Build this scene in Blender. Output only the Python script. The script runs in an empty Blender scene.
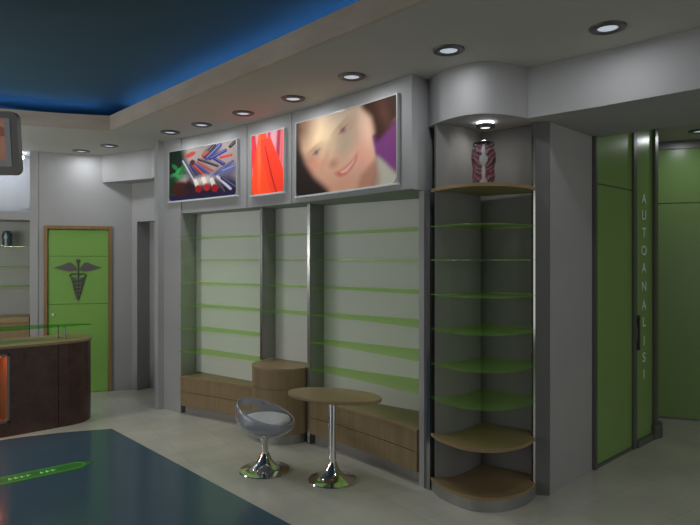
import bpy, bmesh, math, random
import numpy as np
from mathutils import Vector, Matrix, noise

random.seed(7)
sc = bpy.context.scene
C = sc.collection
PI = math.pi
R = math.radians

# ---------------------------------------------------------------- camera, world, exposure
cam_d = bpy.data.cameras.new('camera')
cam = bpy.data.objects.new('camera', cam_d)
C.objects.link(cam)
cam.location = (0, 0, 1.70)
cam.rotation_euler = (R(90), 0, R(-43))
cam_d.sensor_width = 36
cam_d.lens = 595 / 700 * 36
cam_d.shift_y = -2.5 / 700
cam_d.clip_start = 0.05
sc.camera = cam

w = bpy.data.worlds.new('world')
sc.world = w
w.use_nodes = True
w.node_tree.nodes['Background'].inputs[0].default_value = (0.55, 0.6, 0.65, 1)
w.node_tree.nodes['Background'].inputs[1].default_value = 0.05

sc.view_settings.view_transform = 'Standard'
sc.view_settings.look = 'None'
sc.view_settings.gamma = 1
sc.view_settings.use_curve_mapping = False
sc.view_settings.exposure = 0.0

LAMP_W = 2.3          # watts of each recessed ceiling lamp
FILL_PEND = 21.0           # added fill pendants over the counter, unseen
LAMP_COL = (0.93, 0.96, 1.0)
COVE_E = 9.0          # blue tubes hidden on the cove ledge

# added fill light from the left, given an unseen window as its source
FILL_DAY = 54.0
ld = bpy.data.lights.new('fill_daylight', 'AREA'); ld.shape = 'RECTANGLE'; ld.size = 2.3; ld.size_y = 5.4; ld.energy = FILL_DAY; ld.color = (1.0, 0.985, 0.95)
lo = bpy.data.objects.new('fill_daylight', ld); C.objects.link(lo); lo.location = (-4.12, 4.6, 1.65); lo.rotation_euler = (0, R(-90), 0)

# weaker fill light added behind the viewer to lift the right side
ld = bpy.data.lights.new('fill_daylight', 'AREA'); ld.shape = 'RECTANGLE'; ld.size = 6.0; ld.size_y = 2.3; ld.energy = 34.0; ld.color = (1.0, 0.985, 0.95)
lo = bpy.data.objects.new('fill_daylight', ld); C.objects.link(lo); lo.location = (3.2, -3.34, 1.65); lo.rotation_euler = (R(90), 0, 0)

# ---------------------------------------------------------------- materials
def mat(name, col, rough=0.5, metal=0.0, spec=0.5, alpha=None):
    m = bpy.data.materials.new(name)
    m.use_nodes = True
    b = m.node_tree.nodes['Principled BSDF']
    b.inputs['Base Color'].default_value = (*col, 1)
    b.inputs['Roughness'].default_value = rough
    b.inputs['Metallic'].default_value = metal
    b.inputs['Specular IOR Level'].default_value = spec
    return m

def nodes(m):
    nt = m.node_tree
    return nt, nt.nodes, nt.links, nt.nodes['Principled BSDF']

def ramp(N, pts):
    r = N.new('ShaderNodeValToRGB')
    e = r.color_ramp.elements
    while len(e) < len(pts):
        e.new(0.5)
    for k, (p, c) in enumerate(pts):
        e[k].position = p
        e[k].color = (*c, 1)
    return r

def mottled(name, c1, c2, scale=(3, 3, 3), rough=0.6, detail=4, spec=0.5, coords='Object'):
    m = mat(name, c1, rough, spec=spec)
    nt, N, L, b = nodes(m)
    tc = N.new('ShaderNodeTexCoord'); mp = N.new('ShaderNodeMapping'); nz = N.new('ShaderNodeTexNoise')
    mp.inputs['Scale'].default_value = scale
    nz.inputs['Detail'].default_value = detail
    nz.inputs['Scale'].default_value = 1.0
    r = ramp(N, [(0.32, c1), (0.68, c2)])
    L.new(tc.outputs[coords], mp.inputs[0]); L.new(mp.outputs[0], nz.inputs['Vector'])
    L.new(nz.outputs['Fac'], r.inputs[0]); L.new(r.outputs[0], b.inputs['Base Color'])
    return m

def emis(name, col, e):
    m = bpy.data.materials.new(name)
    m.use_nodes = True
    N = m.node_tree.nodes
    b = N['Principled BSDF']
    b.inputs['Base Color'].default_value = (*col, 1)
    b.inputs['Emission Color'].default_value = (*col, 1)
    b.inputs['Emission Strength'].default_value = e
    return m

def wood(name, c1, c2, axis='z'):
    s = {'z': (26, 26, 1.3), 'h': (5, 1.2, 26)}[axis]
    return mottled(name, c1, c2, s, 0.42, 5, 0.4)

def glass_tint(name, tcol, dcol, mixd=0.3, rough=0.08):
    m = bpy.data.materials.new(name)
    m.use_nodes = True
    nt = m.node_tree; N = nt.nodes; L = nt.links
    N.remove(N['Principled BSDF'])
    out = N['Material Output']
    tr = N.new('ShaderNodeBsdfTransparent'); tr.inputs[0].default_value = (*tcol, 1)
    di = N.new('ShaderNodeBsdfDiffuse'); di.inputs[0].default_value = (*dcol, 1)
    tl = N.new('ShaderNodeBsdfTranslucent'); tl.inputs[0].default_value = (*dcol, 1)
    gl = N.new('ShaderNodeBsdfGlossy'); gl.inputs['Roughness'].default_value = rough
    a = N.new('ShaderNodeMixShader'); b = N.new('ShaderNodeMixShader'); c = N.new('ShaderNodeMixShader')
    a.inputs[0].default_value = 0.5
    L.new(di.outputs[0], a.inputs[1]); L.new(tl.outputs[0], a.inputs[2])
    b.inputs[0].default_value = mixd
    L.new(tr.outputs[0], b.inputs[1]); L.new(a.outputs[0], b.inputs[2])
    c.inputs[0].default_value = 0.03
    L.new(b.outputs[0], c.inputs[1]); L.new(gl.outputs[0], c.inputs[2])
    L.new(c.outputs[0], out.inputs[0])
    return m

def vcol(name, emit=0.0, rough=0.4):
    m = mat(name, (1, 1, 1), rough, spec=0.2)
    nt, N, L, b = nodes(m)
    a = N.new('ShaderNodeAttribute'); a.attribute_name = 'paint'
    L.new(a.outputs['Color'], b.inputs['Base Color'])
    if emit:
        L.new(a.outputs['Color'], b.inputs['Emission Color'])
        b.inputs['Emission Strength'].default_value = emit
    return m

M = {}
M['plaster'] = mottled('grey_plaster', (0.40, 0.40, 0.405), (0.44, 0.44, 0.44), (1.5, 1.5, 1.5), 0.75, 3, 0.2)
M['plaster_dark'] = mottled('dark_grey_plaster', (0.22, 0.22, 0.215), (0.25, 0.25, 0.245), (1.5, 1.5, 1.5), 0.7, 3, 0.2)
M['ceiling'] = mottled('ceiling_paint', (0.54, 0.53, 0.495), (0.58, 0.57, 0.53), (0.8, 0.8, 0.8), 0.85, 2, 0.1)
M['lip'] = mottled('cove_lip_veneer', (0.50, 0.42, 0.33), (0.60, 0.53, 0.44), (2.5, 2.5, 8), 0.6, 4, 0.2)
M['blue_ceiling'] = mottled('blue_ceiling_paint', (0.05, 0.10, 0.14), (0.058, 0.112, 0.155), (0.6, 0.6, 0.6), 0.7, 2, 0.2)
M['panel'] = mottled('white_panel', (0.80, 0.80, 0.79), (0.86, 0.86, 0.85), (0.7, 0.7, 0.7), 0.5, 2, 0.3)
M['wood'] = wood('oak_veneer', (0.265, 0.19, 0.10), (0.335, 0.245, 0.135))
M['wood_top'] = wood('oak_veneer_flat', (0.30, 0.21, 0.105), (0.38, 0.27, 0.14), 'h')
M['wood_frame'] = wood('door_frame_oak', (0.25, 0.15, 0.06), (0.33, 0.20, 0.09))
M['green_shelf'] = glass_tint('green_shelf_glass', (0.90, 1.0, 0.76), (0.60, 1.0, 0.30), 0.10)
M['green_edge'] = glass_tint('green_counter_glass', (0.60, 0.88, 0.50), (0.15, 0.45, 0.10), 0.16, 0.04)
M['green_door'] = mottled('green_back_painted_glass', (0.23, 0.46, 0.10), (0.26, 0.50, 0.12), (0.8, 0.8, 0.8), 0.25, 2, 0.5)
M['green_wall'] = mottled('green_wall_glass', (0.22, 0.37, 0.11), (0.245, 0.40, 0.125), (0.5, 0.5, 0.5), 0.28, 2, 0.5)
M['steel'] = mat('brushed_steel', (0.42, 0.42, 0.41), 0.32, 0.9)
M['dark_steel'] = mat('dark_steel', (0.20, 0.20, 0.195), 0.4, 0.6)
M['chrome'] = mat('chrome', (0.80, 0.80, 0.80), 0.05, 1.0)
M['fin'] = mat('grey_fin_laminate', (0.30, 0.30, 0.30), 0.5)
M['fin_dark'] = mat('dark_fin_laminate', (0.15, 0.15, 0.148), 0.45)
M['edge'] = mat('mirror_edge', (0.50, 0.50, 0.50), 0.12, 1.0)
M['plinth'] = mat('plinth_steel', (0.34, 0.34, 0.33), 0.4, 0.5)
M['post'] = mat('dark_chrome', (0.30, 0.30, 0.30), 0.28, 1.0)
M['ring'] = mat('dark_lamp_ring', (0.10, 0.10, 0.10), 0.4, 0.3)
M['lens'] = emis('lamp_lens', (0.80, 0.88, 1.0), 0.42)
M['lens_hot'] = emis('spot_lens', (1.0, 0.98, 0.93), 1.0)
M['cushion'] = mottled('white_cushion', (0.74, 0.74, 0.77), (0.80, 0.80, 0.83), (6, 6, 6), 0.6)
M['groove'] = mat('dark_gap', (0.05, 0.05, 0.045), 0.8)
M['bezel'] = mat('monitor_plastic', (0.19, 0.19, 0.18), 0.45)
M['letter'] = mat('pale_lettering', (0.80, 0.90, 0.80), 0.5)
M['emblem'] = mat('grey_metal_emblem', (0.13, 0.12, 0.12), 0.5, 0.3)
M['led'] = emis('blue_led_tube', (0.16, 0.45, 1.0), COVE_E)
M['niche_lamp'] = emis('orange_lamp_strip', (1.0, 0.20, 0.09), 22.0)
M['white_lamp'] = emis('cool_lamp_strip', (0.75, 0.85, 1.0), 22.0)
M['white_metal'] = mat('white_frame', (0.50, 0.50, 0.49), 0.4, 0.1)
M['white_metal2'] = mat('frame_ledge', (0.80, 0.82, 0.80), 0.4)
M['ceramic_dark'] = mat('dark_ceramic', (0.05, 0.05, 0.05), 0.3)
M['poster'] = vcol('backlit_print', 0.5, 0.6)
M['paint'] = vcol('painted_pattern', 0.0, 0.35)
M['white_knob'] = mat('white_knob', (0.9, 0.9, 0.88), 0.3)

# floor: polished beige-grey tiles
m = mat('floor_tile', (0.4, 0.4, 0.36), 0.22, spec=0.45)
nt, N, L, b = nodes(m)
tc = N.new('ShaderNodeTexCoord'); mp = N.new('ShaderNodeMapping'); br = N.new('ShaderNodeTexBrick'); nz = N.new('ShaderNodeTexNoise')
mp.inputs['Rotation'].default_value = (0, 0, R(9))
br.offset = 0.0; br.inputs['Scale'].default_value = 1.0
br.inputs['Brick Width'].default_value = 0.45; br.inputs['Row Height'].default_value = 0.45
br.inputs['Mortar Size'].default_value = 0.004
br.inputs['Color1'].default_value = (0.63, 0.62, 0.545, 1); br.inputs['Color2'].default_value = (0.68, 0.67, 0.59, 1)
br.inputs['Mortar'].default_value = (0.58, 0.57, 0.50, 1)
nz.inputs['Scale'].default_value = 2.2; nz.inputs['Detail'].default_value = 5
mx = N.new('ShaderNodeMixRGB'); mx.blend_type = 'MULTIPLY'; mx.inputs[0].default_value = 1
rr = ramp(N, [(0.3, (0.86, 0.86, 0.85)), (0.7, (1.06, 1.05, 1.02))])
L.new(tc.outputs['Object'], mp.inputs[0]); L.new(mp.outputs[0], br.inputs['Vector'])
L.new(tc.outputs['Object'], nz.inputs['Vector']); L.new(nz.outputs['Fac'], rr.inputs[0])
L.new(br.outputs['Color'], mx.inputs[1]); L.new(rr.outputs[0], mx.inputs[2]); L.new(mx.outputs[0], b.inputs['Base Color'])
M['floor'] = m

M['blue_floor'] = mottled('blue_floor_inlay', (0.060, 0.118, 0.165), (0.070, 0.132, 0.18), (1.2, 1.2, 1.2), 0.16, 3, 0.55)

# counter stone: dark brown-red with faint veins
m = mat('brown_marble', (0.08, 0.035, 0.03), 0.3)
nt, N, L, b = nodes(m)
tc = N.new('ShaderNodeTexCoord'); nz = N.new('ShaderNodeTexNoise'); nz.inputs['Scale'].default_value = 6; nz.inputs['Detail'].default_value = 8
vo = N.new('ShaderNodeTexNoise'); vo.inputs['Scale'].default_value = 3.0; vo.inputs['Detail'].default_value = 6; vo.inputs['Distortion'].default_value = 1.2
r1 = ramp(N, [(0.30, (0.050, 0.022, 0.017)), (0.72, (0.105, 0.048, 0.038))])
r2 = ramp(N, [(0.485, (0, 0, 0)), (0.5, (0.28, 0.28, 0.28)), (0.515, (0, 0, 0))])
mx = N.new('ShaderNodeMixRGB'); mx.inputs[2].default_value = (0.19, 0.12, 0.10, 1)
L.new(tc.outputs['Object'], nz.inputs['Vector']); L.new(tc.outputs['Object'], vo.inputs['Vector'])
L.new(nz.outputs['Fac'], r1.inputs[0]); L.new(vo.outputs['Fac'], r2.inputs[0])
L.new(r2.outputs[0], mx.inputs[0]); L.new(r1.outputs[0], mx.inputs[1]); L.new(mx.outputs[0], b.inputs['Base Color'])
M['marble'] = m

# smoky acrylic of the stool
m = bpy.data.materials.new('clear_grey_acrylic'); m.use_nodes = True
nt = m.node_tree; N = nt.nodes; L = nt.links; N.remove(N['Principled BSDF'])
tr = N.new('ShaderNodeBsdfTransparent'); tr.inputs[0].default_value = (0.86, 0.87, 0.90, 1)
di = N.new('ShaderNodeBsdfDiffuse'); di.inputs[0].default_value = (0.50, 0.52, 0.58, 1)
gl = N.new('ShaderNodeBsdfGlossy'); gl.inputs['Roughness'].default_value = 0.06; gl.inputs[0].default_value = (0.9, 0.92, 0.95, 1)
a1 = N.new('ShaderNodeMixShader'); a1.inputs[0].default_value = 0.55
a2 = N.new('ShaderNodeMixShader'); lw = N.new('ShaderNodeLayerWeight'); lw.inputs[0].default_value = 0.25
L.new(tr.outputs[0], a1.inputs[1]); L.new(di.outputs[0], a1.inputs[2])
L.new(lw.outputs['Facing'], a2.inputs[0]); L.new(a1.outputs[0], a2.inputs[1]); L.new(gl.outputs[0], a2.inputs[2])
L.new(a2.outputs[0], N['Material Output'].inputs[0])
M['acrylic'] = m

# ---------------------------------------------------------------- mesh helpers
def link_mesh(name, bm, m, parent=None, base=None, smooth=False, rel=True):
    """One mesh object. base: world point made the origin. Children: vertices given in world space, shifted to the parent."""
    if parent is not None and rel and not parent.get('_local'):
        bmesh.ops.translate(bm, verts=bm.verts, vec=-Vector(parent.location))
    elif parent is None:
        if base is None:
            xs = [v.co for v in bm.verts]
            base = ((min(v.x for v in xs) + max(v.x for v in xs)) / 2, (min(v.y for v in xs) + max(v.y for v in xs)) / 2, min(v.z for v in xs))
        bmesh.ops.translate(bm, verts=bm.verts, vec=-Vector(base))
    bmesh.ops.recalc_face_normals(bm, faces=bm.faces)
    me = bpy.data.meshes.new(name)
    bm.to_mesh(me); bm.free()
    if smooth:
        for p in me.polygons:
            p.use_smooth = True
        me.set_sharp_from_angle(angle=R(38))
    o = bpy.data.objects.new(name, me)
    C.objects.link(o)
    me.materials.append(m)
    if parent is not None:
        o.parent = parent
    else:
        o.location = base
    return o

def thing(name, label, cat, loc=(0, 0, 0), rotz=0, group=None, local=False):
    o = bpy.data.objects.new(name, None)
    C.objects.link(o)
    o.empty_display_size = 0.1
    o.location = loc
    o.rotation_euler = (0, 0, rotz)
    o['label'] = label; o['category'] = cat
    if group: o['group'] = group
    if local: o['_local'] = 1
    return o

def tag(o, label, cat, group=None, kind=None):
    o['label'] = label; o['category'] = cat
    if group: o['group'] = group
    if kind: o['kind'] = kind
    return o

def struct(name, bm, m, label=None, cat=None, **k):
    o = link_mesh(name, bm, m, **k)
    o['kind'] = 'structure'
    if label: o['label'] = label
    if cat: o['category'] = cat
    return o

def add_box(bm, x0, x1, y0, y1, z0, z1, bev=0):
    r = bmesh.ops.create_cube(bm, size=1)
    vs = r['verts']
    bmesh.ops.scale(bm, verts=vs, vec=(x1 - x0, y1 - y0, z1 - z0))
    bmesh.ops.translate(bm, verts=vs, vec=((x0 + x1) / 2, (y0 + y1) / 2, (z0 + z1) / 2))
    if bev:
        es = {e for v in vs for e in v.link_edges}
        bmesh.ops.bevel(bm, geom=list(es), offset=bev, segments=2, affect='EDGES', profile=0.5)
    return bm

def box(*a, **k):
    return add_box(bmesh.new(), *a, **k)

def add_prism(bm, pts, z0, z1, bev=0):
    lo = [bm.verts.new((x, y, z0)) for x, y in pts]
    hi = [bm.verts.new((x, y, z1)) for x, y in pts]
    n = len(pts)
    f1 = bm.faces.new(lo); f2 = bm.faces.new(hi)
    for i in range(n):
        bm.faces.new((lo[i], lo[(i + 1) % n], hi[(i + 1) % n], hi[i]))
    if bev:
        es = list(f1.edges) + list(f2.edges)
        bmesh.ops.bevel(bm, geom=es, offset=bev, segments=1, affect='EDGES')
    return bm

def prism(*a, **k):
    return add_prism(bmesh.new(), *a, **k)

def add_lathe(bm, prof, cx=0, cy=0, seg=40, close=True):
    rings = []
    for r, z in prof:
        if r < 1e-6:
            rings.append([bm.verts.new((cx, cy, z))])
        else:
            rings.append([bm.verts.new((cx + r * math.cos(2 * PI * k / seg), cy + r * math.sin(2 * PI * k / seg), z)) for k in range(seg)])
    for a, b in zip(rings, rings[1:]):
        for k in range(seg):
            k2 = (k + 1) % seg
            if len(a) == 1 and len(b) == 1: continue
            if len(a) == 1: bm.faces.new((a[0], b[k], b[k2]))
            elif len(b) == 1: bm.faces.new((a[k], a[k2], b[0]))
            else: bm.faces.new((a[k], a[k2], b[k2], b[k]))
    return bm

def lathe(*a, **k):
    return add_lathe(bmesh.new(), *a, **k)

def add_tube(bm, pts, r, seg=8):
    pts = [Vector(p) for p in pts]
    rr = r if isinstance(r, (list, tuple)) else [r] * len(pts)
    rings = []
    up = Vector((0, 0, 1))
    for i, p in enumerate(pts):
        t = (pts[min(i + 1, len(pts) - 1)] - pts[max(i - 1, 0)]).normalized()
        s = t.cross(up)
        if s.length < 1e-3: s = t.cross(Vector((1, 0, 0)))
        s.normalize(); u2 = s.cross(t).normalized()
        rings.append([bm.verts.new(p + rr[i] * (math.cos(2 * PI * k / seg) * s + math.sin(2 * PI * k / seg) * u2)) for k in range(seg)])
    for a, b in zip(rings, rings[1:]):
        for k in range(seg):
            bm.faces.new((a[k], a[(k + 1) % seg], b[(k + 1) % seg], b[k]))
    bm.faces.new(rings[0]); bm.faces.new(list(reversed(rings[-1])))
    return bm

def tube(*a, **k):
    return add_tube(bmesh.new(), *a, **k)

def catmull(P, n=6, closed=False):
    out = []
    m_ = len(P)
    rng = range(m_) if closed else range(m_ - 1)
    for i in rng:
        g = (lambda k: P[k % m_]) if closed else (lambda k: P[max(0, min(m_ - 1, k))])
        p0, p1, p2, p3 = [Vector((*g(i + d), 0)) if len(g(i + d)) == 2 else Vector(g(i + d)) for d in (-1, 0, 1, 2)]
        for k in range(n):
            t = k / n
            q = 0.5 * ((2 * p1) + (-p0 + p2) * t + (2 * p0 - 5 * p1 + 4 * p2 - p3) * t * t + (-p0 + 3 * p1 - 3 * p2 + p3) * t ** 3)
            out.append((q.x, q.y))
    if not closed: out.append(tuple(P[-1][:2]))
    return out

def lin(a, b, n):
    return [a + (b - a) * k / (n - 1) for k in range(n)]

# plan curves of the long curved display wall (x as a function of y)
def Xa(y): return 3.34 - 0.0438 * (y - 4.03) ** 2             # face of the fascia
def Xs(y): return -0.07537 * y * y + 0.57456 * y + 2.38752    # front of shelves and cabinets
def Xb(y): return 3.86 - 0.166 * (y - 3.28)                   # back wall
CEIL = 3.055
LOW = 2.70      # underside of the lower bulkheads
SOF = 2.22      # underside of the picture fascia
W0 = Vector((2.15, 8.17)); WU = Vector((0.901, -0.434)); WN = Vector((-0.434, -0.901))   # rear wall line, its direction, its normal into the room
def Wp(s, n=0): 
    p = W0 + WU * s + WN * n
    return (p.x, p.y)

# ---------------------------------------------------------------- the room
struct('floor', box(-4.2, 8.6, -3.4, 9.6, -0.1, 0), M['floor'], 'pale beige-grey polished tile floor', 'floor')

inlay = catmull([(-3.0, 6.20), (-1.0, 6.42), (0.3, 6.45), (1.41, 6.345), (1.76, 6.26), (1.95, 6.20), (2.33, 6.01)], 6) + [(2.32, -2.2), (-3.0, -2.2)]
struct('floor_inlay', prism(inlay, 0, 0.003), M['blue_floor'], 'glossy dark blue floor area edged by beige tiles', 'floor')

# main ceiling ring round the blue cove
cove = catmull([(2.42, 6.26), (2.10, 6.44), (1.72, 6.62), (1.30, 6.74), (0.6, 6.84), (-0.5, 6.86), (-3.0, 6.7)], 6)
bm = bmesh.new()
add_prism(bm, [(2.40, -2.4), (8.6, -2.4), (8.6, 6.26), (2.42, 6.26)], CEIL, CEIL + 0.12)
add_prism(bm, cove + [(-3.0, 9.6), (8.6, 9.6), (8.6, 6.26)], CEIL, CEIL + 0.12)
add_box(bm, -4.2, -3.0, -3.4, 9.6, CEIL, CEIL + 0.12)
add_box(bm, -3.0, 8.6, -3.4, -2.4, CEIL, CEIL + 0.12)
struct('ceiling', bm, M['ceiling'], 'matt grey lowered ceiling ring with recessed lamps', 'ceiling')

# veneered lip running round the opening
def strip_outline(path, w_):
    out = []
    n = len(path)
    for i, p in enumerate(path):
        a = Vector(path[max(0, i - 1)]); b = Vector(path[min(n - 1, i + 1)])
        t = (b - a).normalized(); out.append((p[0] + t.y * w_, p[1] - t.x * w_))
    return path + out[::-1]
lip_path = [(2.40, -2.4), (2.405, 1.5), (2.415, 6.26)]
bm = prism([(2.38, -2.4), (2.41, -2.4), (2.43, 6.265), (2.40, 6.25)], CEIL - 0.002, CEIL + 0.15)
add_prism(bm, strip_outline(cove, -0.02), CEIL - 0.002, CEIL + 0.15)
struct('trim_1', bm, M['lip'], 'beige veneered lip round the blue ceiling cove', 'cove lip')

bm = bmesh.new()
add_box(bm, -4.2, 2.78, -3.4, 7.3, 3.36, 3.44)
struct('ceiling_cove', bm, M['blue_ceiling'], 'dark blue raised ceiling inside the lit cove', 'ceiling')
bm = bmesh.new()
add_box(bm, 2.74, 2.80, -3.4, 7.3, CEIL + 0.12, 3.36)
add_box(bm, -4.2, 2.74, 7.22, 7.3, CEIL + 0.12, 3.36)
struct('trim_2', bm, M['blue_ceiling'])

# blue tubes lying on the ledge
led = tag(link_mesh('led_tube', tube([(2.62, -2.3, 3.255), (2.62, 2, 3.255), (2.63, 6.3, 3.255)], 0.012, 6), M['led']),
    'blue light tube hidden behind the long straight side of the ceiling cove', 'light tube')
arc = [(x, y + 0.24, 3.23) for x, y in cove]
tag(link_mesh('led_tube', tube(arc, 0.012, 6), M['led']), 'blue light tube hidden behind the curved rear side of the ceiling cove', 'light tube')

# outer walls
bm = bmesh.new()      # left wall, its unseen window added to go with the fill light
add_box(bm, -4.3, -4.2, -3.5, 9.7, 0, 0.45); add_box(bm, -4.3, -4.2, -3.5, 9.7, 2.85, 3.44)
add_box(bm, -4.3, -4.2, -3.5, 1.85, 0.45, 2.85); add_box(bm, -4.3, -4.2, 7.35, 9.7, 0.45, 2.85)
struct('wall_left', bm, M['plaster'])
struct('added_window_1', box(-4.26, -4.24, 1.85, 7.35, 0.45, 2.85), glass_tint('added_window_glass', (0.95, 0.97, 0.97), (0.5, 0.5, 0.5), 0.05))
bm = bmesh.new()      # wall behind the viewer, its unseen glazing added for the weaker fill
add_box(bm, -4.2, 8.6, -3.5, -3.4, 0, 0.45); add_box(bm, -4.2, 8.6, -3.5, -3.4, 2.85, 3.44)
add_box(bm, -4.2, 0.15, -3.5, -3.4, 0.45, 2.85); add_box(bm, 6.25, 8.6, -3.5, -3.4, 0.45, 2.85)
struct('wall_near', bm, M['plaster'])
struct('added_window_2', box(0.15, 6.25, -3.46, -3.44, 0.45, 2.85), bpy.data.materials['added_window_glass'])
struct('wall_far', box(-4.2, 8.6, 9.6, 9.7, 0, 3.44), M['plaster'])
struct('wall_right', box(8.6, 8.7, -3.5, 9.7, 0, 3.44), M['plaster'])

# rear wall with the green door: strip right of the display niche, then wall with door opening, then corner and dark alcove
bm = bmesh.new()
def wall_piece(bm, s0, s1, z0, z1, n0=-0.12, n1=0.0):
    add_prism(bm, [Wp(s0, n0), Wp(s1, n0), Wp(s1, n1), Wp(s0, n1)], z0, z1)
DS0, DS1, DH = 0.156, 0.953, 2.135
wall_piece(bm, 0.09, DS0, 0, CEIL)
wall_piece(bm, DS1, 1.197, 0, CEIL)
wall_piece(bm, DS0, DS1, DH, CEIL)
struct('wall_back', bm, M['plaster'], 'grey rear wall holding the green door', 'wall')

# niche surround (projecting slightly) and its cheeks
bm = bmesh.new()
wall_piece(bm, -0.002, 0.09, 0, CEIL, -0.5, 0.012)
wall_piece(bm, -1.6, -0.002, 2.20, 2.305, -0.5, 0.012)
wall_piece(bm, -1.6, 0.09, 0, CEIL, -0.58, -0.5)
wall_piece(bm, -5.2, -1.6, 0, CEIL, -0.58, 0.012)
struct('wall_niche', bm, M['plaster'], 'grey display niche built into the rear wall left of the green door', 'wall')

# side wall beyond the column, with the tall dark alcove
c0 = Vector(Wp(1.197)); c1 = Vector((3.52, 6.60))
sd = (c1 - c0).normalized(); sn = Vector((sd.y, -sd.x))
if sn.x < 0: sn = -sn
def Sp(t, n=0):
    p = c0 + sd * t + sn * n
    return (p.x, p.y)
LT = (c1 - c0).length
bm = bmesh.new()
add_prism(bm, [Sp(0), Sp(0.10), Sp(0.10, 0.10), Sp(0, 0.10)], 0, CEIL)
add_prism(bm, [Sp(0.10), Sp(LT), Sp(LT, 0.10), Sp(0.10, 0.10)], 2.20, CEIL)
struct('wall_alcove', bm, M['plaster'])
bm = bmesh.new()
add_prism(bm, [Sp(0.10, 0.2), Sp(LT, 0.2), Sp(LT, 0.6), Sp(0.10, 0.6)], 0, 2.3)
add_prism(bm, [Sp(0.0, 0.10), Sp(0.10, 0.10), Sp(0.10, 0.6), Sp(0.0, 0.6)], 0, 2.3)
struct('wall_alcove_inner', bm, M['plaster'])

# bulkhead over the alcove
struct('trim_3', prism([(2.90, 7.80), (3.19, 6.98), (3.08, 6.50), (3.52, 6.60), Wp(1.197, 0.0), Wp(0.84, 0.0)], LOW, CEIL - 0.001), M['plaster'],
       'low grey bulkhead between rear wall and column', 'bulkhead')

# column
struct('wall_column', prism([(3.005, 6.50), (3.02, 6.44), (3.085, 6.43), (3.135, 6.12), (3.365, 6.20), (3.50, 6.62), (3.04, 6.56)], 0, CEIL - 0.001), M['plaster'],
       'grey column at the far end of the display wall', 'column')

# back wall of the shelving, running on behind the corner unit
ye = 2.24
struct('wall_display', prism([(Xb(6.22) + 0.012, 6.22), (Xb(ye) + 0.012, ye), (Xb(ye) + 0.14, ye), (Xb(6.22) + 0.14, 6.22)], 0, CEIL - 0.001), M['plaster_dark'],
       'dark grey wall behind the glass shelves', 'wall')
# grey return wall with the green doors beyond
struct('wall_return', prism([(4.00, 2.165), (4.725, 2.19), (4.725, 2.30), (4.03, 2.275)], 0, CEIL - 0.002), M['plaster'],
       'grey wall between the corner unit and green glass doors', 'wall')

# large bulkhead with the bulging nose over the corner unit
nose = catmull([(3.50, 2.89), (3.44, 2.78), (3.39, 2.62), (3.385, 2.46), (3.45, 2.335), (3.60, 2.255), (3.775, 2.215)], 6)
# built in two solids so that the outline stays simple
bm = prism(nose + [(3.80, 2.02), (3.83, 1.72), (3.855, 1.15), (3.87, -3.4), (4.80, -3.4), (4.80, 2.17), (3.99, 2.17), (3.94, 2.88)], LOW, CEIL - 0.001)
struct('trim_4', bm, M['plaster'], 'wide grey bulkhead with rounded nose over the corner shelf unit', 'bulkhead')
# slightly lower ceiling of the side passage
struct('ceiling_passage', box(4.80, 8.6, -3.4, 5.2, 2.97, CEIL - 0.001), M['ceiling'])

# ---------------------------------------------------------------- picture fascia
ya0, ya1 = 2.86, 6.42
fas = thing('picture_fascia', 'curved grey fascia above the shelves carrying three lit pictures', 'fascia', (Xa(4.6), 4.6, SOF))
gap = 0.006
for y0, y1 in ((ya0, 4.36), (4.36, 5.04), (5.04, ya1)):
    a0, a1 = y0 + (gap if y0 > ya0 else 0), y1 - (gap if y1 < ya1 else 0)
    ys = lin(a0, a1, 14)
    pts = [(Xa(y), y) for y in ys]
    e1 = (Xb(6.15), 6.15) if y1 == ya1 else (Xb(a1), a1 + 0.0)
    e0 = (Xb(a0 + 0.06), a0 + 0.06) if y0 == ya0 else (Xb(a0), a0)
    if y1 == ya1: pts = [(Xa(y), y) for y in lin(a0, 6.40, 14)] + [(3.14, 6.40)]
    link_mesh('fascia_panel', prism(pts + [e1, e0], SOF, CEIL - 0.002), M['plaster'], fas)
ysb = lin(ya0 + 0.1, 6.1, 16)
link_mesh('joint_backing', prism([(Xa(y) + 0.03, y) for y in ysb] + [(Xb(6.1) - .02, 6.1), (Xb(3.0) - .02, 3.0)], SOF + 0.02, CEIL - 0.004), M['groove'], fas)

# painted prints: colour functions return arrays (H, W, 3) in linear light
def lerp(a, b, t): return a * (1 - t) + b * t
def blob(U, V, cx, cy, rx, ry, ang=0, soft=0.25):
    ca, sa = math.cos(ang), math.sin(ang)
    x = (U - cx) * ca + (V - cy) * sa; y = -(U - cx) * sa + (V - cy) * ca
    d = np.sqrt((x / rx) ** 2 + (y / ry) ** 2)
    return np.clip((1 + soft - d) / (2 * soft), 0, 1)[..., None]
def stroke(U, V, x0, y0, x1, y1, wd, soft=0.012):
    dx, dy = x1 - x0, y1 - y0
    t = np.clip(((U - x0) * dx + (V - y0) * dy) / (dx * dx + dy * dy), 0, 1)
    d = np.hypot(U - x0 - t * dx, V - y0 - t * dy)
    return np.clip((wd - d) / soft + 0.5, 0, 1)[..., None]
def over(img, mask, col): return img * (1 - mask) + np.array(col) * mask

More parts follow.
